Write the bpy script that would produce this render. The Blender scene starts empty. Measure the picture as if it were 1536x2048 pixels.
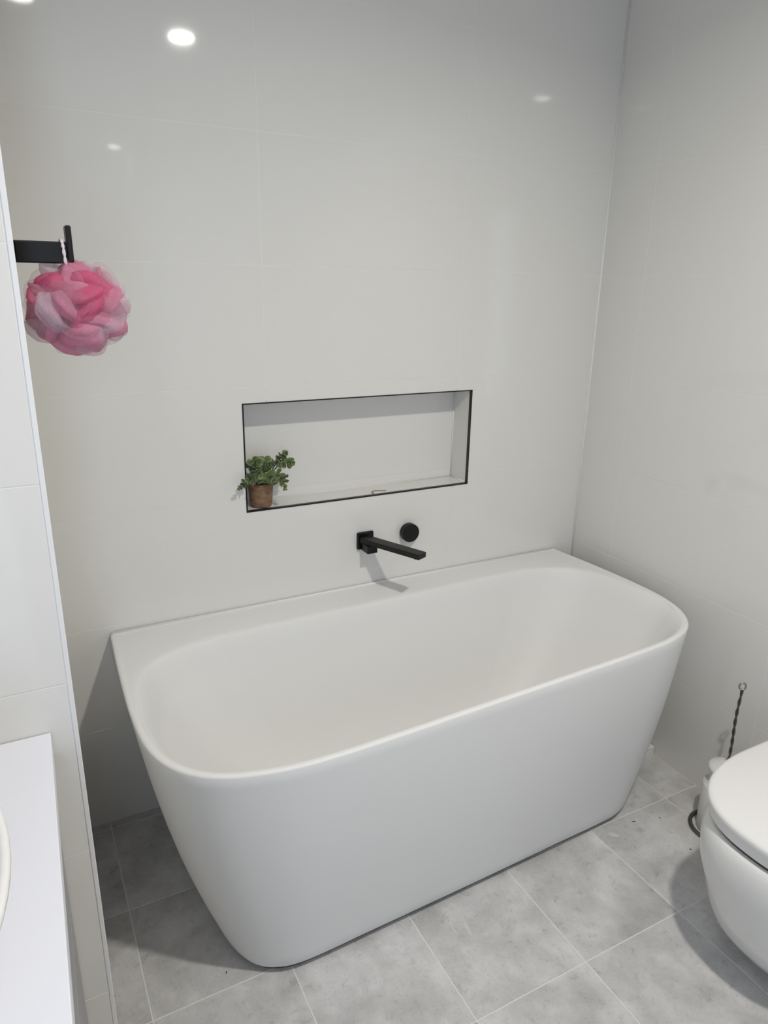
import bpy, bmesh, math, random
from mathutils import Vector, Matrix, Euler, noise

scene = bpy.context.scene
COL = scene.collection
random.seed(7)
R = math.radians

# ------------------------------------------------------------------ camera
cam_d = bpy.data.cameras.new('camera')
cam = bpy.data.objects.new('camera', cam_d)
COL.objects.link(cam)
cam.location = (-1.72860, -1.79871, 1.46088)
cam.rotation_euler = Euler((R(72.15653), R(-0.99784), R(-27.67106)), 'XYZ')
cam_d.sensor_fit = 'VERTICAL'
cam_d.sensor_height = 36.0
cam_d.lens = 1417.016 / 2048 * 36.0
cam_d.clip_start = 0.02
scene.camera = cam

# ------------------------------------------------------------------ world, exposure
w = bpy.data.worlds.new('world'); scene.world = w; w.use_nodes = True
bg = w.node_tree.nodes['Background']
bg.inputs[0].default_value = (0.62, 0.78, 1.0, 1); bg.inputs[1].default_value = 1.0
vs = scene.view_settings
vs.view_transform = 'Standard'; vs.look = 'None'; vs.gamma = 1.0; vs.use_curve_mapping = False
vs.exposure = 0.20

# ------------------------------------------------------------------ cool fill light through a narrow window added in the rear wall
CEIL = 2.40
LAMP1 = (-0.93, -1.52)          # the bathroom downlight
LAMP2 = (-1.52, -1.40)          # small second lamp by the vanity
LAMP3 = (-0.80, -4.33)          # lamp in the passage
P_LAMP1, P_FILL = 15.2, 14.0
ld = bpy.data.lights.new('window_fill', 'AREA'); ld.shape = 'RECTANGLE'
ld.size = 0.34; ld.size_y = 1.5; ld.energy = P_FILL; ld.color = (0.60, 0.74, 1.0)
lo = bpy.data.objects.new('window_fill', ld); COL.objects.link(lo)
lo.location = (-2.03, -3.34, 1.30); lo.rotation_euler = (R(90), 0, 0)   # just outside the pane, faces +Y into the room

# ------------------------------------------------------------------ materials
MATS = {}
def mat(name, col, rough=0.5, metal=0.0, spec=0.5, bump=None, emit=None, alpha=None):
    m = bpy.data.materials.new(name); m.use_nodes = True
    nt = m.node_tree; b = nt.nodes['Principled BSDF']
    b.inputs['Base Color'].default_value = (*col, 1)
    b.inputs['Roughness'].default_value = rough
    b.inputs['Metallic'].default_value = metal
    b.inputs['Specular IOR Level'].default_value = spec
    if emit:
        b.inputs['Emission Color'].default_value = (*emit[:3], 1)
        b.inputs['Emission Strength'].default_value = emit[3]
    if alpha is not None: b.inputs['Alpha'].default_value = alpha
    if bump:
        tc = nt.nodes.new('ShaderNodeTexCoord'); n = nt.nodes.new('ShaderNodeTexNoise')
        n.inputs['Scale'].default_value = bump[0]; n.inputs['Detail'].default_value = 4
        bp = nt.nodes.new('ShaderNodeBump'); bp.inputs['Strength'].default_value = bump[1]
        bp.inputs['Distance'].default_value = bump[2]
        nt.links.new(tc.outputs['Object'], n.inputs['Vector'])
        nt.links.new(n.outputs['Fac'], bp.inputs['Height'])
        nt.links.new(bp.outputs['Normal'], b.inputs['Normal'])
    MATS[name] = m
    return m
def ramp(nt, stops):
    r = nt.nodes.new('ShaderNodeValToRGB'); cr = r.color_ramp
    while len(cr.elements) < len(stops): cr.elements.new(0.5)
    for e, (p, c) in zip(cr.elements, stops):
        e.position = p; e.color = (*c, 1)
    return r

mat('wall_tile', (0.800, 0.792, 0.758), 0.045, spec=0.5)
mat('grout_white', (0.835, 0.827, 0.797), 0.55)
mat('silicone', (0.86, 0.855, 0.84), 0.35)
mat('tile_trim', (0.84, 0.84, 0.84), 0.3)
mat('plaster', (0.82, 0.815, 0.795), 0.8)
mat('ceiling_paint', (0.86, 0.855, 0.83), 0.85)
mat('floor_grout', (0.78, 0.775, 0.765), 0.85)
mat('black_metal', (0.0035, 0.0035, 0.004), 0.42, spec=0.35)
mat('black_trim', (0.004, 0.004, 0.004), 0.35)
mat('bath_stone', (0.835, 0.834, 0.820), 0.52, spec=0.3)
mat('gap_shade_soil', (0.035, 0.033, 0.032), 0.7)  # near-black holds the shade of the gap under the bath; also the soil
mat('ceramic', (0.83, 0.828, 0.81), 0.10)
mat('seat_plastic', (0.84, 0.838, 0.82), 0.28)
mat('seam_dark', (0.08, 0.08, 0.08), 0.6)
mat('bench_white', (0.82, 0.835, 0.90), 0.42)
mat('cabinet', (0.36, 0.355, 0.35), 0.5)
mat('cabinet_gap', (0.02, 0.02, 0.02), 0.7)
mat('brush_plastic', (0.82, 0.82, 0.80), 0.4)
mat('steel', (0.52, 0.50, 0.46), 0.22, metal=1.0)
mat('steel_dark', (0.16, 0.145, 0.13), 0.38, metal=0.85)
mat('stem_green', (0.09, 0.115, 0.055), 0.6)
mat('cord_white', (0.80, 0.74, 0.75), 0.7, bump=(900, 0.6, 0.001))
mat('hairpin', (0.13, 0.075, 0.05), 0.5)
mat('lint', (0.015, 0.014, 0.013), 0.8)
mat('smear', (0.62, 0.615, 0.60), 0.4)
mat('glass', (1, 1, 1), 0.02, alpha=0.12)
mat('lamp_lens', (1, 1, 1), 0.4, emit=(1.0, 0.97, 0.92, 60.0))
mat('lamp_lens_dim', (1, 1, 1), 0.4, emit=(1.0, 0.97, 0.92, 22.0))
mat('lamp_ring', (0.8, 0.8, 0.8), 0.4)

def floor_tile_mat():
    m = bpy.data.materials.new('floor_tile'); m.use_nodes = True; MATS['floor_tile'] = m
    nt = m.node_tree; b = nt.nodes['Principled BSDF']; N = nt.nodes.new; L = nt.links.new
    tc = N('ShaderNodeTexCoord'); oi = N('ShaderNodeObjectInfo')
    mul = N('ShaderNodeMath'); mul.operation = 'MULTIPLY'; mul.inputs[1].default_value = 37.0
    L(oi.outputs['Random'], mul.inputs[0])
    cmb = N('ShaderNodeCombineXYZ'); L(mul.outputs[0], cmb.inputs[0]); L(mul.outputs[0], cmb.inputs[2])
    add = N('ShaderNodeVectorMath'); add.operation = 'ADD'
    L(tc.outputs['Object'], add.inputs[0]); L(cmb.outputs[0], add.inputs[1])
    n1 = N('ShaderNodeTexNoise'); n1.inputs['Scale'].default_value = 7; n1.inputs['Detail'].default_value = 6; n1.inputs['Roughness'].default_value = 0.62; n1.inputs['Distortion'].default_value = 0.25
    n2 = N('ShaderNodeTexNoise'); n2.inputs['Scale'].default_value = 30; n2.inputs['Detail'].default_value = 9; n2.inputs['Roughness'].default_value = 0.78; n2.inputs['Distortion'].default_value = 0.15
    n3 = N('ShaderNodeTexNoise'); n3.inputs['Scale'].default_value = 150; n3.inputs['Detail'].default_value = 4
    for n in (n1, n2, n3): L(add.outputs[0], n.inputs['Vector'])
    r1 = ramp(nt, [(0.30, (0.455, 0.450, 0.445)), (0.50, (0.590, 0.585, 0.580)), (0.70, (0.74, 0.736, 0.732))])
    r2 = ramp(nt, [(0.30, (0.56, 0.55, 0.54)), (0.43, (0.94, 0.94, 0.94)), (0.60, (1, 1, 1)), (0.74, (1.12, 1.12, 1.12))])
    r3 = ramp(nt, [(0.28, (0.80, 0.79, 0.78)), (0.42, (1, 1, 1))])
    L(n1.outputs['Fac'], r1.inputs[0]); L(n2.outputs['Fac'], r2.inputs[0]); L(n3.outputs['Fac'], r3.inputs[0])
    m1 = N('ShaderNodeMix'); m1.data_type = 'RGBA'; m1.blend_type = 'MULTIPLY'; m1.inputs[0].default_value = 0.9
    m2 = N('ShaderNodeMix'); m2.data_type = 'RGBA'; m2.blend_type = 'MULTIPLY'; m2.inputs[0].default_value = 0.7
    L(r1.outputs[0], m1.inputs[6]); L(r2.outputs[0], m1.inputs[7])
    L(m1.outputs[2], m2.inputs[6]); L(r3.outputs[0], m2.inputs[7])
    L(m2.outputs[2], b.inputs['Base Color'])
    b.inputs['Roughness'].default_value = 0.42; b.inputs['Specular IOR Level'].default_value = 0.4
    bp = N('ShaderNodeBump'); bp.inputs['Strength'].default_value = 0.15; bp.inputs['Distance'].default_value = 0.001
    L(n2.outputs['Fac'], bp.inputs['Height']); L(bp.outputs['Normal'], b.inputs['Normal'])
floor_tile_mat()

def pot_mat():
    m = bpy.data.materials.new('pot_clay'); m.use_nodes = True; MATS['pot_clay'] = m
    nt = m.node_tree; b = nt.nodes['Principled BSDF']; N = nt.nodes.new; L = nt.links.new
    tc = N('ShaderNodeTexCoord'); mp = N('ShaderNodeMapping'); mp.inputs['Scale'].default_value = (30, 30, 75)
    n = N('ShaderNodeTexNoise'); n.inputs['Scale'].default_value = 1.2; n.inputs['Detail'].default_value = 6
    L(tc.outputs['Object'], mp.inputs[0]); L(mp.outputs[0], n.inputs['Vector'])
    r = ramp(nt, [(0.3, (0.17, 0.092, 0.052)), (0.5, (0.245, 0.138, 0.078)), (0.7, (0.32, 0.19, 0.115))])
    L(n.outputs['Fac'], r.inputs[0]); L(r.outputs[0], b.inputs['Base Color']); b.inputs['Roughness'].default_value = 0.75
pot_mat()

def leaf_mat(name, inner, outer):
    m = bpy.data.materials.new(name); m.use_nodes = True; MATS[name] = m
    nt = m.node_tree; b = nt.nodes['Principled BSDF']; N = nt.nodes.new; L = nt.links.new
    at = N('ShaderNodeAttribute'); at.attribute_name = 'edge'
    oi = N('ShaderNodeObjectInfo')
    r = ramp(nt, [(0.0, inner), (0.62, tuple(c * 1.15 for c in inner)), (0.98, outer)])
    L(at.outputs['Fac'], r.inputs[0])
    hv = N('ShaderNodeHueSaturation')
    mr = N('ShaderNodeMapRange'); mr.inputs['To Min'].default_value = 0.75; mr.inputs['To Max'].default_value = 1.3
    L(oi.outputs['Random'], mr.inputs[0]); L(mr.outputs[0], hv.inputs['Value'])
    L(r.outputs[0], hv.inputs['Color']); L(hv.outputs[0], b.inputs['Base Color'])
    b.inputs['Roughness'].default_value = 0.5
leaf_mat('leaf_green', (0.165, 0.225, 0.085), (0.52, 0.58, 0.34))
leaf_mat('leaf_dark', (0.090, 0.130, 0.066), (0.38, 0.43, 0.27))

def net_mat(name, col, alpha):
    m = bpy.data.materials.new(name); m.use_nodes = True; MATS[name] = m
    nt = m.node_tree; N = nt.nodes.new; L = nt.links.new
    out = nt.nodes['Material Output']; nt.nodes.remove(nt.nodes['Principled BSDF'])
    d = N('ShaderNodeBsdfDiffuse'); d.inputs[0].default_value = (*col, 1)
    t = N('ShaderNodeBsdfTranslucent'); t.inputs[0].default_value = (*col, 1)
    tr = N('ShaderNodeBsdfTransparent')
    m1 = N('ShaderNodeMixShader'); m1.inputs[0].default_value = 0.45
    m2 = N('ShaderNodeMixShader')
    tc = N('ShaderNodeTexCoord'); vo = N('ShaderNodeTexVoronoi'); vo.inputs['Scale'].default_value = 520
    L(tc.outputs['Object'], vo.inputs['Vector'])
    mr = N('ShaderNodeMapRange'); mr.inputs['From Min'].default_value = 0.1; mr.inputs['From Max'].default_value = 0.7
    mr.inputs['To Min'].default_value = max(0, alpha - 0.07); mr.inputs['To Max'].default_value = min(1, alpha + 0.07)
    L(vo.outputs['Distance'], mr.inputs[0])
    L(d.outputs[0], m1.inputs[1]); L(t.outputs[0], m1.inputs[2])
    L(mr.outputs[0], m2.inputs[0]); L(tr.outputs[0], m2.inputs[1]); L(m1.outputs[0], m2.inputs[2])
    L(m2.outputs[0], out.inputs[0])
net_mat('net_pink', (0.80, 0.20, 0.36), 0.90)
net_mat('net_rose', (0.86, 0.40, 0.55), 0.78)
net_mat('net_pale', (0.86, 0.70, 0.79), 0.40)
net_mat('net_veil', (0.86, 0.55, 0.67), 0.11)

# ------------------------------------------------------------------ helpers
def link(name, me, m, parent=None, loc=None):
    o = bpy.data.objects.new(name, me); COL.objects.link(o)
    if m and not me.materials: me.materials.append(MATS[m])
    if parent is not None: o.parent = parent
    if loc is not None: o.location = loc
    return o
def from_bm(name, bm, m, parent=None, loc=None, smooth=False):
    bmesh.ops.recalc_face_normals(bm, faces=bm.faces)
    me = bpy.data.meshes.new(name); bm.to_mesh(me); bm.free()
    if smooth:
        for p in me.polygons: p.use_smooth = True
    return link(name, me, m, parent, loc)
def from_py(name, V, F, m, parent=None, loc=None, smooth=True):
    me = bpy.data.meshes.new(name); me.from_pydata([tuple(v) for v in V], [], F); me.update()
    bm = bmesh.new(); bm.from_mesh(me); bmesh.ops.recalc_face_normals(bm, faces=bm.faces); bm.to_mesh(me); bm.free()
    if smooth:
        for p in me.polygons: p.use_smooth = True
    return link(name, me, m, parent, loc)
def add_box(bm, a, b):
    x0, x1 = sorted((a[0], b[0])); y0, y1 = sorted((a[1], b[1])); z0, z1 = sorted((a[2], b[2]))
    v = [bm.verts.new(p) for p in ((x0,y0,z0),(x1,y0,z0),(x1,y1,z0),(x0,y1,z0),(x0,y0,z1),(x1,y0,z1),(x1,y1,z1),(x0,y1,z1))]
    for f in ((0,3,2,1),(4,5,6,7),(0,1,5,4),(1,2,6,5),(2,3,7,6),(3,0,4,7)): bm.faces.new([v[i] for i in f])
def box(name, a, b, m, parent=None, bevel=0.0, seg=2):
    bm = bmesh.new(); add_box(bm, a, b)
    if bevel:
        bmesh.ops.bevel(bm, geom=bm.edges[:], offset=bevel, segments=seg, profile=0.5, affect='EDGES')
    return from_bm(name, bm, m, parent, smooth=False)
def tag(o, label=None, cat=None, group=None, kind=None):
    if label: o['label'] = label
    if cat: o['category'] = cat
    if group: o['group'] = group
    if kind: o['kind'] = kind
    return o
def empty(name, loc, label, cat, group=None):
    o = bpy.data.objects.new(name, None); COL.objects.link(o); o.location = loc
    o.empty_display_size = 0.05
    return tag(o, label, cat, group)
def child(o, parent):
    """parent a mesh that was built in world coordinates"""
    o.parent = parent; o.matrix_parent_inverse = Matrix.Translation(parent.location).inverted()
    return o
def tube(path, r, n=10, closed=False, caps=True):
    """vertices and faces of a tube along a path; r a number or one per point"""
    P = [Vector(p) for p in path]; k = len(P); V = []; F = []
    up = Vector((0, 0, 1)); prev = None
    for i, p in enumerate(P):
        a = P[(i - 1) % k] if (closed or i > 0) else p
        b = P[(i + 1) % k] if (closed or i < k - 1) else p
        t = (b - a).normalized()
        if prev is None:
            u = t.orthogonal().normalized()
        else:
            u = (prev - t * prev.dot(t)).normalized()
        prev = u; v = t.cross(u)
        rr = r[i] if isinstance(r, (list, tuple)) else r
        for j in range(n):
            a2 = 2 * math.pi * j / n
            V.append(p + (u * math.cos(a2) + v * math.sin(a2)) * rr)
    for i in range(k if closed else k - 1):
        for j in range(n):
            F.append((i*n+j, i*n+(j+1) % n, ((i+1) % k)*n+(j+1) % n, ((i+1) % k)*n+j))
    if caps and not closed:
        F.append(tuple(range(n - 1, -1, -1))); F.append(tuple((k-1)*n + j for j in range(n)))
    return V, F
def lathe(profile, n=48, axis='Z', center=(0, 0, 0)):
    V = []; F = []
    for (r, h) in profile:
        for j in range(n):
            a = 2 * math.pi * j / n
            if axis == 'Z': V.append((center[0] + r*math.cos(a), center[1] + r*math.sin(a), center[2] + h))
            else: V.append((center[0] + r*math.cos(a), center[1] - h, center[2] + r*math.sin(a)))
    m = len(profile)
    for i in range(m - 1):
        for j in range(n): F.append((i*n+j, i*n+(j+1) % n, (i+1)*n+(j+1) % n, (i+1)*n+j))
    if profile[0][0] > 1e-6: F.append(tuple(range(n)))
    if profile[-1][0] > 1e-6: F.append(tuple((m-1)*n + j for j in range(n)))
    return V, F
def catmull(ctrl, per=10, closed=False):
    P = [Vector(c) for c in ctrl]; n = len(P); out = []
    segs = n if closed else n - 1
    for i in range(segs):
        p1, p2 = P[i], P[(i + 1) % n]
        p0 = P[i - 1] if (closed or i > 0) else p1 * 2 - p2
        p3 = P[(i + 2) % n] if (closed or i < n - 2) else p2 * 2 - p1
        for k in range(per):
            t = k / per
            out.append(0.5 * ((2*p1) + (p2 - p0)*t + (2*p0 - 5*p1 + 4*p2 - p3)*t*t + (3*p1 - p0 - 3*p2 + p3)*t**3))
    if not closed: out.append(P[-1])
    return out
def loft(rings, cap_first=True, cap_last=True, closed=True):
    V = [v for r in rings for v in r]; n = len(rings[0]); F = []
    for i in range(len(rings) - 1):
        for j in range(n if closed else n - 1):
            F.append((i*n+j, i*n+(j+1) % n, (i+1)*n+(j+1) % n, (i+1)*n+j))
    if cap_first: F.append(tuple(range(n)))
    if cap_last: F.append(tuple((len(rings)-1)*n + j for j in range(n)))
    return V, F

# ------------------------------------------------------------------ tiles laid on a wall plane
TH = 0.008; GAP = 0.0009; CH = 0.0003
_tile_cache = {}
def tile_mesh(kind, w_, h_):
    """a bevelled tile; front face in the u-v plane, u,v in 0..w,0..h, front at n=0, back at n=-TH"""
    key = (kind, round(w_, 4), round(h_, 4))
    if key in _tile_cache: return _tile_cache[key]
    c = CH
    ringA = [(c, c, 0), (w_-c, c, 0), (w_-c, h_-c, 0), (c, h_-c, 0)]
    ringB = [(0, 0, -c), (w_, 0, -c), (w_, h_, -c), (0, h_, -c)]
    ringC = [(0, 0, -TH), (w_, 0, -TH), (w_, h_, -TH), (0, h_, -TH)]
    me = bpy.data.meshes.new(kind)
    V, F = loft([ringA, ringB, ringC])
    me.from_pydata(V, [], F); me.update()
    bm = bmesh.new(); bm.from_mesh(me); bmesh.ops.recalc_face_normals(bm, faces=bm.faces); bm.to_mesh(me); bm.free()
    _tile_cache[key] = me
    return me
def plane_matrix(origin, u, v, n):
    M = Matrix.Identity(4)
    for i, ax in enumerate((u, v, n)):
        for k in range(3): M[k][i] = ax[k]
    for k in range(3): M[k][3] = origin[k]
    return M
def lay_tiles(parent, origin, u, v, n, us, vs_, m, hole=None, name='wall_tile', tilt=0.0):
    """tiles between the joint lines us and vs_; hole=(u0,u1,v0,v1) cuts the tiles it meets"""
    M0 = plane_matrix(origin, u, v, n)
    rnd = random.Random(len(us) * 31 + len(vs_))
    for i in range(len(us) - 1):
        for j in range(len(vs_) - 1):
            u0, u1, v0, v1 = us[i] + GAP, us[i+1] - GAP, vs_[j] + GAP, vs_[j+1] - GAP
            cut = hole and not (hole[1] <= u0 or hole[0] >= u1 or hole[3] <= v0 or hole[2] >= v1)
            if not cut:
                o = link(name, tile_mesh(name, u1 - u0, v1 - v0), m, parent)
                o.matrix_local = M0 @ Matrix.Translation((u0, v0, 0))
                if tilt:
                    o.matrix_local = M0 @ Matrix.Translation(((u0+u1)/2, (v0+v1)/2, 0)) @ Euler((rnd.uniform(-tilt, tilt), rnd.uniform(-tilt, tilt), 0)).to_matrix().to_4x4() @ Matrix.Translation((-(u1-u0)/2, -(v1-v0)/2, 0))
            else:
                ux = sorted({u0, u1} | {x for x in hole[:2] if u0 < x < u1})
                vx = sorted({v0, v1} | {x for x in hole[2:] if v0 < x < v1})
                bm = bmesh.new()
                V = {}
                def vert(a, b, d):
                    if (a, b, d) not in V: V[(a, b, d)] = bm.verts.new((ux[a], vx[b], d))
                    return V[(a, b, d)]
                inside = lambda a, b: 0 <= a < len(ux)-1 and 0 <= b < len(vx)-1 and not (hole[0]-1e-6 <= ux[a] and ux[a+1] <= hole[1]+1e-6 and hole[2]-1e-6 <= vx[b] and vx[b+1] <= hole[3]+1e-6)
                for a in range(len(ux)-1):
                    for b in range(len(vx)-1):
                        if not inside(a, b): continue
                        for d in (0.0, -TH): bm.faces.new([vert(a,b,d), vert(a+1,b,d), vert(a+1,b+1,d), vert(a,b+1,d)])
                        for (da, db, e) in ((0,-1,((a,b),(a+1,b))), (0,1,((a,b+1),(a+1,b+1))), (-1,0,((a,b),(a,b+1))), (1,0,((a+1,b),(a+1,b+1)))):
                            if not inside(a+da, b+db):
                                (p, q), (r, s) = e
                                bm.faces.new([vert(p,q,0.0), vert(r,s,0.0), vert(r,s,-TH), vert(p,q,-TH)])
                if not bm.faces: bm.free(); continue
                o = from_bm(name, bm, m, parent); o.matrix_local = M0

def seq(a, b, first, pitch):
    """joint positions from a to b on the grid first + k*pitch"""
    out = [a]; k = math.ceil((a - first) / pitch + 1e-6)
    while first + k*pitch < b - 0.004:
        if first + k*pitch > a + 0.004: out.append(first + k*pitch)
        k += 1
    return out + [b]

# ------------------------------------------------------------------ the room shell
XL, XN, YN = -2.25, -1.702, -0.789      # vanity wall, end of the nib, front of the nib
YR, YH = -3.2, -5.0                      # rear wall, end of the passage
RC = 0.0004                              # joint depth
ROWS = seq(0.0, CEIL, 0.0, 0.30)
NX0, NX1, NZ0, NZ1, ND = -1.194, -0.477, 0.863, 1.155, 0.094   # the niche

# floor
floor = box('floor', (XL - 0.1, YH - 0.1, -0.08), (0.1, 0.1, -RC), 'floor_grout'); tag(floor, kind='structure')
FX = seq(XL, 0.0, -1.631, 0.3); FY = seq(YR, 0.0, -0.0285, 0.3045)
for i in range(len(FX) - 1):
    for j in range(len(FY) - 1):
        if FX[i+1] <= XN + 0.09 and FY[j] >= YN - 0.02 and FX[i+1] <= XN: continue
        g = 0.0012
        x0, x1, y0, y1 = FX[i] + g, FX[i+1] - g, FY[j] + g, FY[j+1] - g
        if y1 > YN and x0 < XN:                       # cut around the nib
            if y0 > YN: x0 = XN
            else: y1 = min(y1, YN)if x1 < XN else y1
        o = link('floor_tile', tile_mesh('floor_tile', x1 - x0, y1 - y0), 'floor_tile', floor)
        o.location = (x0, y0, 0)

# back wall with the niche
def slab_with_hole(name, x0, x1, z0, z1, hole, ya, yb, m):
    bm = bmesh.new()
    add_box(bm, (x0, ya, z0), (hole[0], yb, z1)); add_box(bm, (hole[1], ya, z0), (x1, yb, z1))
    add_box(bm, (hole[0], ya, z0), (hole[1], yb, hole[2])); add_box(bm, (hole[0], ya, hole[3]), (hole[1], yb, z1))
    add_box(bm, (hole[0], ND + 0.0004, hole[2]), (hole[1], yb, hole[3]))
    return from_bm(name, bm, m)
e = 0.0092
wall_back = slab_with_hole('wall_back', XN - 0.05, 0.1, -0.05, CEIL + 0.05, (NX0 - e, NX1 + e, NZ0 - e, NZ1 + e), RC, 0.16, 'grout_white')
tag(wall_back, kind='structure')
BX = seq(XN, 0.0, -1.13, 0.6)
lay_tiles(wall_back, (0, 0, 0), (1, 0, 0), (0, 0, 1), (0, -1, 0), BX, ROWS, 'wall_tile', hole=(NX0 - 0.003, NX1 + 0.003, NZ0 - 0.003, NZ1 + 0.003), tilt=0.0007)
# niche lining: back tiles, jambs, sill, head
zb = NZ0 + 0.024
for (a, b) in ((NZ0, zb), (zb, NZ1)):
    for (p, q) in ((NX0, NX1),):
        o = link('niche_tile', tile_mesh('niche_tile', q - p - 2*GAP, b - a - 2*GAP), 'wall_tile', wall_back)
        o.matrix_local = plane_matrix((p + GAP, ND, a + GAP), (1,0,0), (0,0,1), (0,-1,0))
y0n = 0.0012
for org, u, v, n, wd, hg in (((NX0, y0n, NZ0), (0,1,0), (0,0,1), (1,0,0), ND - y0n - 0.001, NZ1 - NZ0),
                             ((NX1, y0n, NZ0), (0,1,0), (0,0,1), (-1,0,0), ND - y0n - 0.001, NZ1 - NZ0),
                             ((NX0 + 0.001, y0n, NZ0), (1,0,0), (0,1,0), (0,0,1), NX1 - NX0 - 0.002, ND - y0n - 0.001),
                             ((NX0 + 0.001, y0n, NZ1), (1,0,0), (0,1,0), (0,0,-1), NX1 - NX0 - 0.002, ND - y0n - 0.001)):
    o = link('niche_tile', tile_mesh('niche_tile', wd, hg), 'wall_tile', wall_back)
    o.matrix_local = plane_matrix(org, u, v, n)
# grout fillets inside the niche corners
for p, q in (((NX1 - .0012, ND - .0012, NZ0), (NX1 - .0012, ND - .0012, NZ1)), ((NX0 + .0012, ND - .0012, NZ0), (NX0 + .0012, ND - .0012, NZ1)),
             ((NX0, ND - .0012, NZ0 + .0012), (NX1, ND - .0012, NZ0 + .0012)), ((NX1 - .0012, 0.012, NZ0 + .0012), (NX1 - .0012, ND, NZ0 + .0012))):
    V, F = tube([p, q], 0.0022, 6); from_py('grout_fillet', V, F, 'silicone', wall_back)
# black edge trim of the niche
trim = bpy.data.objects.new('trim_1', None); COL.objects.link(trim); trim.location = (0, 0, 0); tag(trim, 'thin black metal trim framing the wall niche', kind='structure')
tw, td = 0.0032, 0.0085
box('trim_bar', (NX0 - tw, -0.0010, NZ1 - 0.0004), (NX1 + tw, td, NZ1 + tw - 0.0004), 'black_trim', trim)
box('trim_bar', (NX0 - tw, -0.0010, NZ0 - tw), (NX1 + tw, td, NZ0 + 0.0008), 'black_trim', trim)
box('trim_bar', (NX0 - tw, -0.0010, NZ0 + 0.0008), (NX0 + 0.0008, td, NZ1 - 0.0004), 'black_trim', trim)
box('trim_bar', (NX1 - 0.0008, -0.0010, NZ0 + 0.0008), (NX1 + tw, td, NZ1 - 0.0004), 'black_trim', trim)

# right wall
wall_right = box('wall_right', (RC, YR - 0.1, -0.05), (0.1, RC, CEIL + 0.05), 'grout_white'); tag(wall_right, kind='structure')
lay_tiles(wall_right, (0, 0, 0), (0, 1, 0), (0, 0, 1), (-1, 0, 0), seq(YR, 0.0, -0.18, 0.6), ROWS, 'wall_tile', tilt=0.0007)
V, F = tube([(-0.0015, -0.0015, 0.0), (-0.0015, -0.0015, CEIL)], 0.0036, 8)
from_py('silicone_bead', V, F, 'silicone', wall_right)
# nib: the wall left of the bath and its face behind the vanity
wall_left = box('wall_left', (XL - 0.1, YN + RC, -0.05), (XN - RC, RC + 0.1, CEIL + 0.05), 'grout_white'); tag(wall_left, kind='structure')
lay_tiles(wall_left, (0, YN, 0), (1, 0, 0), (0, 0, 1), (0, -1, 0), [XL, XN - 0.007], ROWS, 'wall_tile', tilt=0.0007)
lay_tiles(wall_left, (XN, 0, 0), (0, 1, 0), (0, 0, 1), (1, 0, 0), seq(YN + 0.006, 0.0, -0.19, 0.6), ROWS, 'wall_tile')
t2 = bpy.data.objects.new('trim_2', None); COL.objects.link(t2); tag(t2, 'white tile trim on the corner edge of the nib wall', kind='structure')
box('trim_bar', (XN - 0.0065, YN - 0.0008, 0), (XN + 0.0006, YN + 0.006, CEIL), 'tile_trim', t2, bevel=0.0012)

# rest of the room and the passage behind the camera
tag(box('wall_vanity', (XL - 0.1, YR - 0.1, -0.05), (XL, YN, CEIL + 0.05), 'plaster'), kind='structure')
bm = bmesh.new()
WX0, WX1, WZ0, WZ1, DX0, DX1 = -2.21, -1.85, 0.50, 2.10, -1.62, -0.70      # window added for the fill light, and doorway, in the rear wall
add_box(bm, (XL, YR - .1, 0), (WX0, YR, CEIL)); add_box(bm, (WX1, YR - .1, 0), (DX0, YR, CEIL))
add_box(bm, (WX0, YR - .1, 0), (WX1, YR, WZ0)); add_box(bm, (WX0, YR - .1, WZ1), (WX1, YR, CEIL))
add_box(bm, (DX1, YR - .1, 0), (0.1, YR, CEIL))
tag(from_bm('wall_rear', bm, 'plaster'), kind='structure')
win = bpy.data.objects.new('added_window_1', None); COL.objects.link(win); tag(win, kind='structure')  # unseen window, added as the way in for the cool fill
wy0, wy1 = YR - .07, YR - .03
for a, b in (((WX0, wy0, WZ0), (WX0+.02, wy1, WZ1)), ((WX1-.02, wy0, WZ0), (WX1, wy1, WZ1)),
             ((WX0+.02, wy0, WZ0), (WX1-.02, wy1, WZ0+.03)), ((WX0+.02, wy0, WZ1-.03), (WX1-.02, wy1, WZ1))):
    box('window_frame', a, b, 'plaster', win)
box('window_pane', (WX0+.02, YR-.053, WZ0+.03), (WX1-.02, YR-.047, WZ1-.03), 'glass', win)
tag(box('wall_passage', (-0.70, YH, 0), (-0.60, YR - 0.1, CEIL), 'plaster'), kind='structure')
tag(box('wall_partition', (DX0 - 0.1, YH, 0), (DX0, YR - 0.1, CEIL), 'plaster'), kind='structure')
tag(box('wall_end', (DX0 - .1, YH - .1, 0), (-.6, YH, CEIL), 'plaster'), kind='structure')
ceiling = box('ceiling', (XL - 0.1, YH - 0.1, CEIL), (0.1, 0.1, CEIL + 0.08), 'ceiling_paint'); tag(ceiling, kind='structure')

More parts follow.
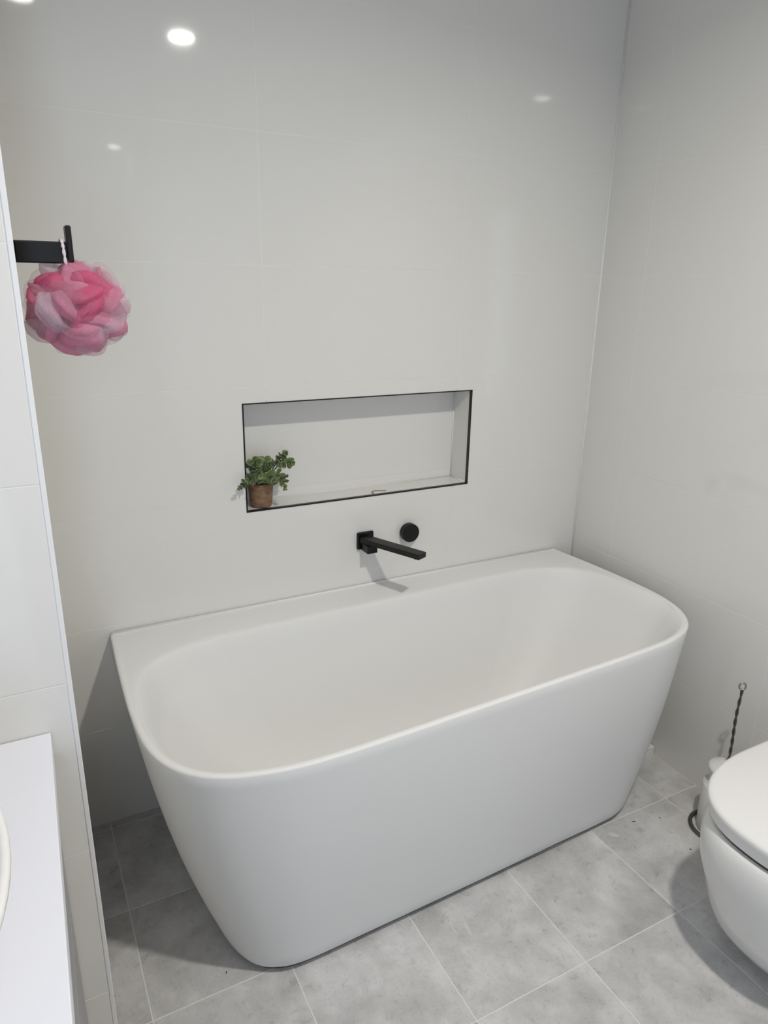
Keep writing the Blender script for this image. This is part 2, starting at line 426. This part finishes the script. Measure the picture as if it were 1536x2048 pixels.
# ------------------------------------------------------------------ downlights
def downlight(x, y, r, lens, label, power=0):
    t = empty('downlight', (x, y, CEIL), label, 'downlight', 'ceiling downlights')
    V, F = lathe([(r + 0.016, 0), (r + 0.016, -0.004), (r + 0.010, -0.007), (r, -0.006), (r, 0)], 40); from_py('bezel', V, F[:-2], 'lamp_ring', t)
    V, F = lathe([(0.0001, -0.0035), (r, -0.0035), (r, -0.001), (0.0001, -0.001)], 40); from_py('lens', V, F, lens, t)
    if power:
        s = bpy.data.lights.new('downlight_beam', 'AREA'); s.shape = 'DISK'; s.size = 2 * r; s.energy = power; s.spread = R(160)
        s.color = (1.0, 0.955, 0.885)
        so = bpy.data.objects.new('downlight_beam', s); COL.objects.link(so); so.parent = t; so.location = (0, 0, -0.0075)
    return t
downlight(*LAMP1, 0.042, 'lamp_lens', 'bright round ceiling downlight above the bath', P_LAMP1)
downlight(*LAMP2, 0.045, 'lamp_lens_dim', 'small dim ceiling downlight above the vanity')
downlight(*LAMP3, 0.045, 'lamp_lens_dim', 'round ceiling downlight in the passage')

# ------------------------------------------------------------------ bathtub
rim_c = [(-1.577,-.004),(-1.583,-.13),(-1.588,-.28),(-1.589,-.41),(-1.580,-.53),(-1.549,-.616),(-1.490,-.678),(-1.400,-.712),(-1.290,-.7265),(-1.110,-.7235),(-.845,-.7115),(-.540,-.6985),(-.360,-.6885),(-.252,-.676),(-.160,-.640),(-.098,-.570),(-.066,-.470),(-.062,-.350),(-.072,-.190),(-.092,-.004)]
base_c = [(-1.462,-.004),(-1.463,-.12),(-1.463,-.26),(-1.460,-.40),(-1.453,-.50),(-1.438,-.570),(-1.412,-.622),(-1.370,-.654),(-1.300,-.669),(-1.130,-.666),(-.850,-.659),(-.560,-.650),(-.400,-.645),(-.330,-.637),(-.275,-.612),(-.238,-.568),(-.222,-.490),(-.218,-.360),(-.218,-.190),(-.218,-.004)]
in_c = [(-1.330,-.135),(-1.450,-.162),(-1.535,-.235),(-1.569,-.40),(-1.562,-.525),(-1.533,-.604),(-1.478,-.662),(-1.395,-.694),(-1.290,-.708),(-1.110,-.706),(-.845,-.694),(-.540,-.681),(-.365,-.671),(-.262,-.659),(-.177,-.626),(-.118,-.563),(-.087,-.468),(-.112,-.245),(-.195,-.145),(-.320,-.112)]
bot_c = [(-1.08,-.300),(-1.12,-.306),(-1.155,-.325),(-1.175,-.365),(-1.175,-.405),(-1.165,-.432),(-1.14,-.455),(-1.10,-.468),(-1.05,-.474),(-.96,-.475),(-.845,-.474),(-.70,-.470),(-.61,-.466),(-.57,-.456),(-.54,-.440),(-.522,-.415),(-.515,-.38),(-.53,-.325),(-.57,-.300),(-.62,-.292)]
def tub_ring(ctrl, z):
    pts = catmull([(x, y, 0) for x, y in ctrl], 9)
    a, b = pts[-1], pts[0]                       # straight run along the wall side
    pts += [a.lerp(b, k / 40) for k in range(1, 40)]
    return [Vector((p.x, p.y, z)) for p in pts]
RIMZ, BASEZ = 0.582, 0.014
rimr, baser, inr, botr = (tub_ring(c, 0) for c in (rim_c, base_c, in_c, bot_c))
def mix(a, b, t, z): return [Vector((p.x + (q.x - p.x)*t, p.y + (q.y - p.y)*t, z)) for p, q in zip(a, b)]
def inset(ring, d, z):
    """move each point inward along its 2-D normal; the wall side stays straight"""
    n = len(ring); out = []; m = n - 39
    xl, xr = ring[0].x, ring[m - 1].x
    for i in range(n):
        if i == 0 or i >= m - 1:
            out.append(Vector((min(max(ring[i].x, xl + d), xr - d), ring[i].y, z))); continue
        t = (ring[(i+1) % n] - ring[i-1]); t.z = 0; t.normalize()
        nn = Vector((-t.y, t.x, 0))
        out.append(Vector((ring[i].x + nn.x*d, min(ring[i].y + nn.y*d, ring[0].y), z)))
    return out
rings = []
bevel_b = inset(baser, 0.012, 0)
rings.append([Vector((p.x, p.y, BASEZ)) for p in bevel_b])
rings.append([Vector((p.x, p.y, BASEZ + 0.0025)) for p in inset(baser, 0.0045, 0)])
rings.append([Vector((p.x, p.y, BASEZ + 0.010)) for p in baser])
K = 22
for k in range(1, K + 1):
    t = k / K
    f = t + 0.15 * math.sin(math.pi * t) * (1 - 0.35 * t)
    rings.append(mix(baser, rimr, min(f, 1.0) if k < K else 1.0, BASEZ + 0.010 + (RIMZ - 0.005 - BASEZ - 0.010) * t))
rings.append([Vector((p.x, p.y, RIMZ - 0.0015)) for p in inset(rimr, 0.0015, 0)])
rings.append([Vector((p.x, p.y, RIMZ)) for p in inset(rimr, 0.005, 0)])
lipr = inset(rimr, 0.013, 0)
rings.append([Vector((p.x, p.y, RIMZ)) for p in inset(rimr, 0.010, 0)])
rings.append([Vector((p.x, p.y, RIMZ - 0.0012)) for p in lipr])
for k in range(1, 7):                                   # deck, dipping gently to the basin
    t = k / 7
    rings.append(mix(lipr, inr, t, RIMZ - 0.0012 - 0.004 * t * t))
DEP = 0.40
for k in range(0, 33):
    t = (k / 32) ** 1.35
    dz = (1 - (1 - t) ** 1.9) * min(1.0, (t / 0.10)) ** 0.45
    rings.append(mix(inr, botr, t, RIMZ - 0.0056 - DEP * dz))
for k in (0.7, 0.4, 0.15):
    cx = sum(p.x for p in botr)/len(botr); cy = sum(p.y for p in botr)/len(botr)
    rings.append([Vector((cx + (p.x-cx)*k, cy + (p.y-cy)*k, RIMZ - 0.0056 - DEP - 0.006*(1-k))) for p in botr])
tub = empty('bathtub', (-0.83, -0.36, 0), 'white back-to-wall freestanding bathtub with rounded front corners', 'bathtub')
V, F = loft(rings); child(from_py('shell', V, F, 'bath_stone'), tub)
pl = inset(baser, 0.016, 0)  # shadow gap below the shell, its shade put in as dark colour
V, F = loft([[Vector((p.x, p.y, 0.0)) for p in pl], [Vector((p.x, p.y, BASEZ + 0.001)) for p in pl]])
child(tag(from_py('plinth', V, F, 'gap_shade_soil', smooth=False), 'recessed plinth under the bath, coloured dark as its shadow gap'), tub)
# sealant bead between bath and wall
V, F = tube([(-1.571, -0.0060, RIMZ - 0.0004), (-0.099, -0.0060, RIMZ - 0.0012)], 0.0035, 12)
child(from_py('sealant_bead', V, F, 'bath_stone'), tub)

# ------------------------------------------------------------------ bath spout and mixer knob
SX, SZ = -0.838, 0.727
sp = empty('bath_spout', (SX, 0, SZ), 'matte black square wall spout swivelled to the right over the bath', 'spout')
child(box('wall_plate', (SX - 0.027, -0.011, SZ - 0.027), (SX + 0.027, -0.0006, SZ + 0.027), 'black_metal', bevel=0.004, seg=3), sp)
child(box('pivot_block', (SX - 0.0165, -0.056, SZ - 0.026), (SX + 0.0165, -0.0105, SZ - 0.002), 'black_metal', bevel=0.0015), sp)
ang = R(24)
bm = bmesh.new()
arm_l = 0.194
# arm outline in its own frame: +u along the arm, v across
prof = [(-0.020, -0.0175), (0.0, -0.0175), (arm_l, -0.0175), (arm_l, 0.0175), (0.0, 0.0175), (-0.020, 0.0175)]
lo_, hi_ = 0.0, 0.0155
vb = [bm.verts.new((u, v, lo_)) for u, v in prof]; vt = [bm.verts.new((u, v, hi_)) for u, v in prof]
bm.faces.new(vb[::-1]); bm.faces.new(vt)
for i in range(6): bm.faces.new([vb[i], vb[(i+1) % 6], vt[(i+1) % 6], vt[i]])
bmesh.ops.bevel(bm, geom=bm.edges[:], offset=0.0012, segments=2, profile=0.5, affect='EDGES')
arm = from_bm('arm', bm, 'black_metal', sp)
arm.location = (0.0, -0.033, 0.0); arm.rotation_euler = (0, 0, -math.pi/2 + ang)
V, F = lathe([(0.010, 0.002), (0.010, -0.004), (0.0085, -0.005), (0.0085, -0.002)], 24, center=(arm_l - 0.020, 0, 0))
from_py('outlet', V, F, 'black_metal', arm)

KX, KZ = -0.690, 0.7325
kb = empty('mixer_knob', (KX, 0, KZ), 'matte black round mixer knob on the tiled wall', 'mixer')
V, F = lathe([(0.0262, 0.0006), (0.0262, 0.004), (0.0252, 0.0045), (0.0245, 0.0045), (0.0245, 0.0055)], 48, 'Y'); from_py('wall_flange', V, F, 'black_metal', kb)
V, F = lathe([(0.0280, 0.0055), (0.0292, 0.0065), (0.0292, 0.0235), (0.0287, 0.0247), (0.0275, 0.0250)], 48, 'Y'); from_py('knob', V, F, 'black_metal', kb)
for p in kb.children[0].data.polygons: p.use_smooth = False

# ------------------------------------------------------------------ potted succulent in the niche
PX, PY, PZ = -1.143, 0.037, NZ0
pot = empty('potted_succulent', (PX, PY, PZ), 'small green succulent in a brown clay pot in the wall niche', 'plant')
V, F = lathe([(0.0001, 0.0002), (0.026, 0.0002), (0.0285, 0.002), (0.030, 0.006), (0.0355, 0.066), (0.0355, 0.069), (0.0335, 0.0695), (0.032, 0.066), (0.031, 0.060), (0.0001, 0.060)], 48)
po = from_py('pot', V, F, 'pot_clay', pot)
V, F = lathe([(0.0001, 0.0635), (0.0312, 0.061), (0.0312, 0.058), (0.0001, 0.058)], 24)
from_py('soil', V, F, 'gap_shade_soil', po)

def leaf_mesh():
    """cupped oval succulent leaf of unit length along +Y, upper side +Z, with an 'edge' attribute"""
    nu, nv = 7, 9
    V = []; E = []; F = []
    for side in (0, 1):
        for i in range(nu):
            for j in range(nv):
                s = i / (nu - 1) * 2 - 1; t = j / (nv - 1)
                wd = 0.45 * (math.sin(math.pi * min(1, 0.06 + 0.94 * t) ** 1.25) ** 0.62)
                x = s * wd; y = 0.0 + t
                rad = max(abs(s) ** 2.2, (max(0, t - 0.5) * 2) ** 3)
                z = 0.20 * (s * s) * (wd / 0.45) + 0.16 * (t - 0.2) ** 2
                th = 0.055 * (1 - abs(s) ** 3) * (0.4 + 0.6 * math.sin(math.pi * min(1, 0.1 + t * 0.85)))
                V.append((x, y, z + (th if side == 0 else -th) * 0.5)); E.append(rad)
    n = nu * nv
    for side in (0, 1):
        for i in range(nu - 1):
            for j in range(nv - 1):
                a = side*n + i*nv + j; f = (a, a+nv, a+nv+1, a+1)
                F.append(f if side == 0 else f[::-1])
    me = bpy.data.meshes.new('leaf'); me.from_pydata(V, [], F); me.update()
    bm = bmesh.new(); bm.from_mesh(me)
    lay = bm.verts.layers.float.new('edge')
    bm.verts.ensure_lookup_table()
    for i, v in enumerate(bm.verts): v[lay] = E[i]
    bmesh.ops.remove_doubles(bm, verts=bm.verts, dist=0.004)
    bmesh.ops.recalc_face_normals(bm, faces=bm.faces)
    bm.to_mesh(me); bm.free()
    for p in me.polygons: p.use_smooth = True
    return me
leafA = leaf_mesh(); leafA.materials.append(MATS['leaf_green'])
leafB = leafA.copy(); leafB.materials.clear(); leafB.materials.append(MATS['leaf_dark'])
PO = Vector((PX, PY, PZ))
rl = random.Random(11)
def sprig(pts, size, whorls, start=0.35, dark=0.0, nper=3, tipscale=0.5):
    path = catmull([Vector(p) for p in pts], 8)
    V, F = tube([p - PO for p in path], 0.0016, 6)
    st = from_py('stem', V, F, 'stem_green', pot)
    n = len(path)
    for k in range(whorls):
        t = start + (1 - start) * k / max(1, whorls - 1)
        i = min(n - 2, int(t * (n - 1)))
        p = path[i]; ax = (path[i+1] - path[i]).normalized()
        u = ax.orthogonal().normalized(); v = ax.cross(u)
        last = k / max(1, whorls - 1)
        openness = R(82) * (1 - last) + R(38) * last
        sz = size * (1 - last * (1 - tipscale)) * rl.uniform(0.9, 1.1)
        m = nper if k < whorls - 1 else nper
        for q in range(m):
            a = 2*math.pi * (q / m) + k * 1.05 + rl.uniform(-.25, .25)
            rad = u * math.cos(a) + v * math.sin(a)
            op = openness + R(rl.uniform(-10, 10))
            d = (ax * math.cos(op) + rad * math.sin(op)).normalized()
            nz = (ax * math.sin(op) - rad * math.cos(op)).normalized()     # upper side faces the tip
            x = d.cross(nz)
            M = Matrix.Identity(4)
            for c, ve in enumerate((x, d, nz)):
                for r_ in range(3): M[r_][c] = ve[r_] * sz
            for r_ in range(3): M[r_][3] = (p - PO)[r_]
            lf = link('leaf', leafB if rl.random() < dark else leafA, None, pot)
            lf.matrix_local = M
top = (PX, PY - 0.002, PZ + 0.06)
sprig([top, (-1.118, .020, .962), (-1.100, .008, .995), (-1.082, -.004, 1.018)], 0.0250, 5, 0.55, 0.3, 3)
sprig([top, (-1.100, .030, .968), (-1.082, .006, .990), (-1.072, -.022, .992)], 0.0270, 4, 0.70, 0.1, 3)
sprig([top, (-1.136, .026, .972), (-1.138, .004, .992), (-1.130, -.020, .994)], 0.0290, 5, 0.50, 0.3, 3)
sprig([top, (-1.156, .028, .972), (-1.168, .012, .994), (-1.164, -.010, 1.000)], 0.0270, 5, 0.5, 0.5, 3)
sprig([top, (-1.160, .018, .960), (-1.170, -.004, .968), (-1.166, -.022, .966)], 0.0270, 4, 0.5, 0.3, 3)
sprig([top, (-1.138, .014, .952), (-1.134, -.008, .958), (-1.128, -.030, .948)], 0.0290, 5, 0.45, 0.05, 3)
sprig([top, (-1.120, .022, .955), (-1.104, .000, .956), (-1.097, -.018, .944), (-1.096, -.030, .928)], 0.0265, 5, 0.48, 0.05, 3)
sprig([top, (-1.160, .010, .952), (-1.184, -.018, .960), (-1.206, -.030, .953), (-1.224, -.038, .943)], 0.0240, 7, 0.34, 0.4, 3, 0.45)
sprig([top, (-1.142, .040, .965), (-1.128, .044, .985)], 0.026, 4, 0.4, 0.7, 3)

# hairpin on the niche sill
hp = [(-0.800, 0.020, NZ0 + .0012), (-0.803, 0.012, NZ0 + .0012), (-0.800, 0.030, NZ0 + .0012), (-0.785, 0.036, NZ0 + .0014), (-0.765, 0.030, NZ0 + .0012), (-0.752, 0.027, NZ0 + .0012)]
V, F = tube(catmull(hp, 5), 0.0009, 6)
o = from_py('hairpin', V, F, 'hairpin'); tag(o, 'thin bent brown hairpin lying on the niche sill', 'hairpin')

# ------------------------------------------------------------------ robe hook and bath pouf on the nib's side
HY, HZ = -0.600, 1.496
hook = empty('robe_hook', (XN, HY, HZ), 'matte black robe hook with upturned end, left of the bath', 'hook')
child(box('mount_plate', (XN + 0.0004, HY - 0.016, HZ - 0.0155), (XN + 0.006, HY + 0.016, HZ + 0.0155), 'black_metal', bevel=0.001), hook)
child(box('bar', (XN + 0.0055, HY - 0.0115, HZ - 0.0150), (XN + 0.076, HY + 0.0115, HZ + 0.0150), 'black_metal', bevel=0.002), hook)
child(box('end_plate', (XN + 0.0745, HY - 0.0145, HZ - 0.0130), (XN + 0.0825, HY + 0.0145, HZ + 0.0375), 'black_metal', bevel=0.002), hook)

LC = Vector((-1.6225, HY - 0.006, 1.418)); LR = 0.071
pouf = empty('bath_pouf', tuple(LC), 'pink and pale mesh bath pouf hanging from the black hook', 'pouf')
rp = random.Random(5)
def lobes(dirs, R0, h, wd, alpha, seed, jit=0.2):
    """puffy folded sheets of netting, one per direction, lying on a ball"""
    rr = random.Random(seed); V = []; F = []
    for d in dirs:
        n = (Vector(d).normalized() + Vector((rr.uniform(-jit, jit), rr.uniform(-jit, jit), rr.uniform(-jit, jit)))).normalized()
        t = n.orthogonal().normalized(); b = n.cross(t)
        a = rr.uniform(0, 2*math.pi)
        t, b = t * math.cos(a) + b * math.sin(a), b * math.cos(a) - t * math.sin(a)
        al = alpha * rr.uniform(0.8, 1.25); hh = h * rr.uniform(0.85, 1.15); ww = wd * rr.uniform(0.75, 1.3); r0 = R0 * rr.uniform(0.94, 1.05)
        lean = rr.uniform(-.9, .9); wig = rr.uniform(0.1, 0.5); wp = rr.uniform(0, 6); cp = rr.uniform(0, 6)
        NU, NV = 25, 26; base = len(V)
        for iu in range(NU):
            u = iu / (NU - 1) * 2 - 1
            tp = max(0.03, (1 - abs(u) ** 2.2)) ** 0.55
            nn = n * math.cos(u * al) + t * math.sin(u * al)
            for iv in range(NV):
                vv = 2 * math.pi * iv / NV
                c, s_ = math.cos(vv), math.sin(vv)
                crease = 0.0016 * math.sin(5 * vv + cp + 1.5 * u) + 0.0010 * math.sin(9 * vv + 2.5 * u + wp)
                rad = r0 + (hh * s_ + crease) * tp + 0.003 * math.sin(3.2 * u + wp)
                sid = (ww * c + crease) * tp * (1 - 0.2 * s_) + lean * ww * s_ * tp + wig * ww * math.sin(2.4 * u + wp)
                q = nn * rad + b * sid
                q += Vector(noise.noise_vector(q * 30)) * 0.005 + Vector(noise.noise_vector(q * 90)) * 0.0016
                q.z *= 0.93
                V.append(q)
        for iu in range(NU - 1):
            for iv in range(NV):
                F.append((base + iu*NV + iv, base + iu*NV + (iv+1) % NV, base + (iu+1)*NV + (iv+1) % NV, base + (iu+1)*NV + iv))
        F.append(tuple(base + k for k in range(NV))); F.append(tuple(base + (NU-1)*NV + k for k in range(NV)))
    lim = XN + 0.003 - LC.x
    for q in V:
        if q.length > LR * 1.16: q *= LR * 1.16 / q.length
        if q.x < lim: q.x = lim + (q.x - lim) * 0.02
    return V, F
def fib(n, ph0=0.0):
    return [(math.sqrt(1 - (1 - 2*(i+.5)/n)**2) * math.cos(i*2.39996 + ph0), math.sqrt(1 - (1 - 2*(i+.5)/n)**2) * math.sin(i*2.39996 + ph0), 1 - 2*(i+.5)/n) for i in range(n)]
V, F = lobes(fib(26, 0.4), 0.040, 0.026, 0.019, 0.62, 21); from_py('pink_netting', V, F, 'net_pink', pouf)
V, F = lobes(fib(20, 1.7), 0.046, 0.024, 0.020, 0.72, 33); from_py('rose_netting', V, F, 'net_rose', pouf)
pale = [(-.8, -.6, 0), (-.7, -.6, -.35), (-.55, -.75, -.1), (.85, -.2, -.1), (.8, -.5, -.35), (.6, .2, .8), (.75, -.1, .5), (.9, .2, -.3), (.2, .3, -.95), (-.3, .3, .9), (.3, -.5, -.85), (.95, -.1, -.3), (-.75, -.2, -.6)]
V, F = lobes(pale, 0.049, 0.027, 0.020, 0.55, 47, 0.12); from_py('pale_netting', V, F, 'net_pale', pouf)
V, F = lobes(fib(34, 0.9), 0.052, 0.023, 0.021, 0.60, 61, 0.3); from_py('veil_netting', V, F, 'net_veil', pouf)
hx = XN + 0.0690
loop = catmull([(hx + .003, HY - .0146, HZ - .034), (hx + .001, HY - .0148, HZ - .012), (hx, HY - .0142, HZ + .008), (hx - .001, HY - .010, HZ + .0172), (hx - .001, HY + .010, HZ + .0172), (hx, HY + .0142, HZ + .008), (hx + .001, HY + .0148, HZ - .012), (hx + .003, HY + .012, HZ - .034)], 8)
for k in range(2):
    pth = []
    for i, p in enumerate(loop):
        a = i * 0.75 + k * math.pi
        pth.append(p - LC + Vector((math.cos(a), 0.5*math.sin(a), 0.5*math.sin(a))) * 0.0011)
    V, F = tube(pth, 0.0014, 6); from_py('cord_strand', V, F, 'cord_white', pouf)

# ------------------------------------------------------------------ vanity, bench top and basin
BZ, BXE = 0.828, -1.7385
def skew(o, k=0.025):
    """the vanity's front runs slightly off square to the nib"""
    for v in o.data.vertices:
        if v.co.x > -1.90: v.co.x += k * (v.co.y - YN)
    return o
van = empty('vanity_cabinet', (-2.0, -1.5, 0), 'pale grey vanity cabinet under the white benchtop', 'cabinet')
child(skew(box('carcass', (XL + 0.001, -2.15, 0.10), (-1.768, YN - 0.003, BZ - 0.041), 'cabinet')), van)
child(box('kickboard', (XL + 0.001, -2.15, 0.0), (-1.83, YN - 0.003, 0.0995), 'cabinet_gap'), van)
for (ya, yb) in ((-2.149, -1.48), (-1.476, YN - 0.003)):
    for (za, zb_) in ((0.102, 0.54), (0.548, BZ - 0.0415)):
        child(skew(box('drawer_front', (-1.7675, ya, za), (-1.7465, yb, zb_), 'cabinet', bevel=0.001)), van)
bench = box('benchtop', (XL + 0.001, -2.16, BZ - 0.04), (BXE, YN - 0.0015, BZ), 'bench_white', bevel=0.0015); skew(bench); tag(bench, 'thick white benchtop beside the nib wall at the left edge', 'benchtop')
BA, BB = 0.250, 0.170
bas = empty('basin', (-1.782 - BB, -1.174, BZ), 'white oval vessel basin on the white benchtop', 'basin')
prof = [(0.55, 0.0005), (0.62, 0.004), (0.72, 0.025), (0.86, 0.070), (0.96, 0.108), (1.0, 0.120), (0.995, 0.1245), (0.975, 0.126), (0.950, 0.1245), (0.935, 0.119), (0.90, 0.10), (0.82, 0.062), (0.68, 0.032), (0.48, 0.019), (0.2, 0.014), (0.02, 0.0135)]
rg = [[Vector((BB * s * math.cos(2*math.pi*k/64), BA * s * math.sin(2*math.pi*k/64), h)) for k in range(64)] for s, h in prof]
V, F = loft(rg); from_py('bowl', V, F, 'ceramic', bas)
V, F = lathe([(0.0001, 0.018), (0.020, 0.018), (0.022, 0.0165), (0.022, 0.013), (0.0001, 0.013)], 24); from_py('waste', V, F, 'black_metal', bas)

# ------------------------------------------------------------------ toilet on the right wall
TY = -1.135
wc = empty('toilet', (-0.28, TY, 0), 'white back-to-wall toilet with closed lid by the right wall', 'toilet')
def d_ring(front, half, back, z, n=64, p=2.5, sq=0.42):
    """D outline: straight sides from the wall, rounded front; front and back are x values"""
    pts = []
    cx = back + (front - back) * sq
    for k in range(n + 1):
        a = -math.pi/2 + math.pi * k / n
        c, s = math.cos(a), math.sin(a)
        pts.append(Vector((cx + (front - cx) * abs(c) ** (2/p), math.copysign(abs(s) ** (2/p), s) * half, z)))
    for k in range(1, 10): pts.append(Vector((cx + (back - cx) * k / 10, half, z)))
    for k in range(0, 21): pts.append(Vector((back, half - 2*half*k/20, z)))
    for k in range(1, 10): pts.append(Vector((back + (cx - back) * k / 10, -half, z)))
    return [Vector((p_.x + 0.28, p_.y, p_.z)) for p_ in pts]
bk = -0.003
prof = [(-0.33, .115, 0.0), (-0.345, .120, 0.004), (-0.405, .143, 0.028), (-0.445, .158, 0.060), (-0.480, .172, 0.105), (-0.504, .181, 0.158), (-0.522, .188, 0.215), (-0.540, .196, 0.265), (-0.548, .199, 0.315), (-0.548, .197, 0.350), (-0.5425, .191, 0.368), (-0.5385, .1878, 0.3725), (-0.534, .184, 0.3735)]
V, F = loft([d_ring(f, h, bk, z) for f, h, z in prof]); from_py('pan', V, F, 'ceramic', wc)
V, F = loft([d_ring(-0.529, .179, -0.10, 0.3730), d_ring(-0.529, .179, -0.10, 0.3870)]); from_py('seam', V, F, 'seam_dark', wc)
V, F = loft([d_ring(-0.536, .185, -0.085, 0.3860), d_ring(-0.539, .188, -0.082, 0.3870), d_ring(-0.540, .189, -0.08, 0.392), d_ring(-0.545, .192, -0.08, 0.415), d_ring(-0.5465, .1925, -0.08, 0.423), d_ring(-0.544, .190, -0.082, 0.4285), d_ring(-0.537, .183, -0.085, 0.4305), d_ring(-0.40, .10, -0.15, 0.4325)])
from_py('lid', V, F, 'seat_plastic', wc)
V, F = tube([(0.185, -0.08, 0.395), (0.185, 0.08, 0.395)], 0.012, 16); from_py('hinge', V, F, 'seat_plastic', wc)
V, F = loft([d_ring(-0.080, .180, bk, 0.380), d_ring(-0.080, .180, bk, 0.388), d_ring(-0.076, .176, bk, 0.391)]); from_py('hinge_deck', V, F, 'ceramic', wc)

# ------------------------------------------------------------------ toilet brush
BRX, BRY = -0.106, -0.790
br = empty('toilet_brush', (BRX, BRY, 0), 'white toilet brush holder with twisted wire handle behind the toilet', 'toilet brush')
V, F = tube([(0.066*math.cos(a), 0.066*math.sin(a), 0.0058) for a in [2*math.pi*k/48 for k in range(48)]], 0.0055, 10, closed=True); from_py('base_ring', V, F, 'steel_dark', br)
V, F = lathe([(0.0001, 0.0), (0.047, 0.0), (0.050, 0.004), (0.0525, 0.10), (0.0525, 0.145), (0.0505, 0.150), (0.040, 0.153), (0.038, 0.180), (0.0455, 0.196), (0.0465, 0.204), (0.043, 0.209), (0.020, 0.213), (0.0001, 0.214)], 40); from_py('holder', V, F, 'brush_plastic', br)
for k in range(2):
    pth = []
    for i in range(60):
        z = 0.208 + (0.452 - 0.208) * i / 59; a = i * 0.42 + k * math.pi
        pth.append((0.0022 * math.cos(a) + 0.0025*math.sin(i*.12), 0.0022 * math.sin(a), z))
    V, F = tube(pth, 0.0022, 6); from_py('handle_wire', V, F, 'steel_dark', br)
V, F = tube([(0.0082*math.cos(a)*0.8, -0.0082*math.cos(a)*0.6, 0.462 + 0.0105*math.sin(a)) for a in [2*math.pi*k/28 for k in range(28)]], 0.0026, 8, closed=True); from_py('hanging_loop', V, F, 'steel', br)

# white block behind the bath
wb = box('wall_block', (-0.120, -0.474, 0.0002), (-0.004, -0.420, 0.034), 'tile_trim', bevel=0.0015)
wb.name = 'white_block'; tag(wb, 'small white block on the floor between bath and right wall', 'block')

# ------------------------------------------------------------------ lint and smears on the floor
def fleck(x, y, l, a, label):
    c, s = math.cos(a), math.sin(a)
    V, F = tube([(-l*c, -l*s, .0012), (0, 0.25*l, .0016), (l*c, l*s, .0012)], [.0006, .0012, .0005], 6)
    o = from_py('lint_fleck', V, F, 'lint', loc=(x, y, 0)); tag(o, label, 'lint', 'lint flecks on the floor')
fleck(-0.295, -0.668, .0055, 2.7, 'black lint thread on the floor tile near the bath corner')
fleck(-0.215, -0.690, .0025, 2.0, 'tiny black lint dot between the bath corner and toilet brush')
fleck(-0.235, -0.815, .0030, 2.4, 'black lint fleck on the floor beside the toilet')
fleck(-1.466, -0.600, .0025, 1.0, 'black lint dot left of the bath front corner')
def smear(x, y, pts):
    bm = bmesh.new(); top = [bm.verts.new((px, py, 0.0004)) for px, py in pts]; bm.faces.new(top)
    o = from_bm('residue_smear', bm, 'smear', floor); o.location = (x, y, 0)

# place the smears in metres on the floor
smear(-0.385, -0.675, [(-.012, -.004), (.004, -.016), (.014, -.012), (.004, .004), (-.008, .010)])
smear(-0.925, -0.745, [(-.004, -.022), (.003, -.020), (.008, .004), (.006, .020), (-.002, .006)])
smear(-0.955, -0.735, [(-.003, -.008), (.002, -.010), (.003, .006), (-.001, .012)])
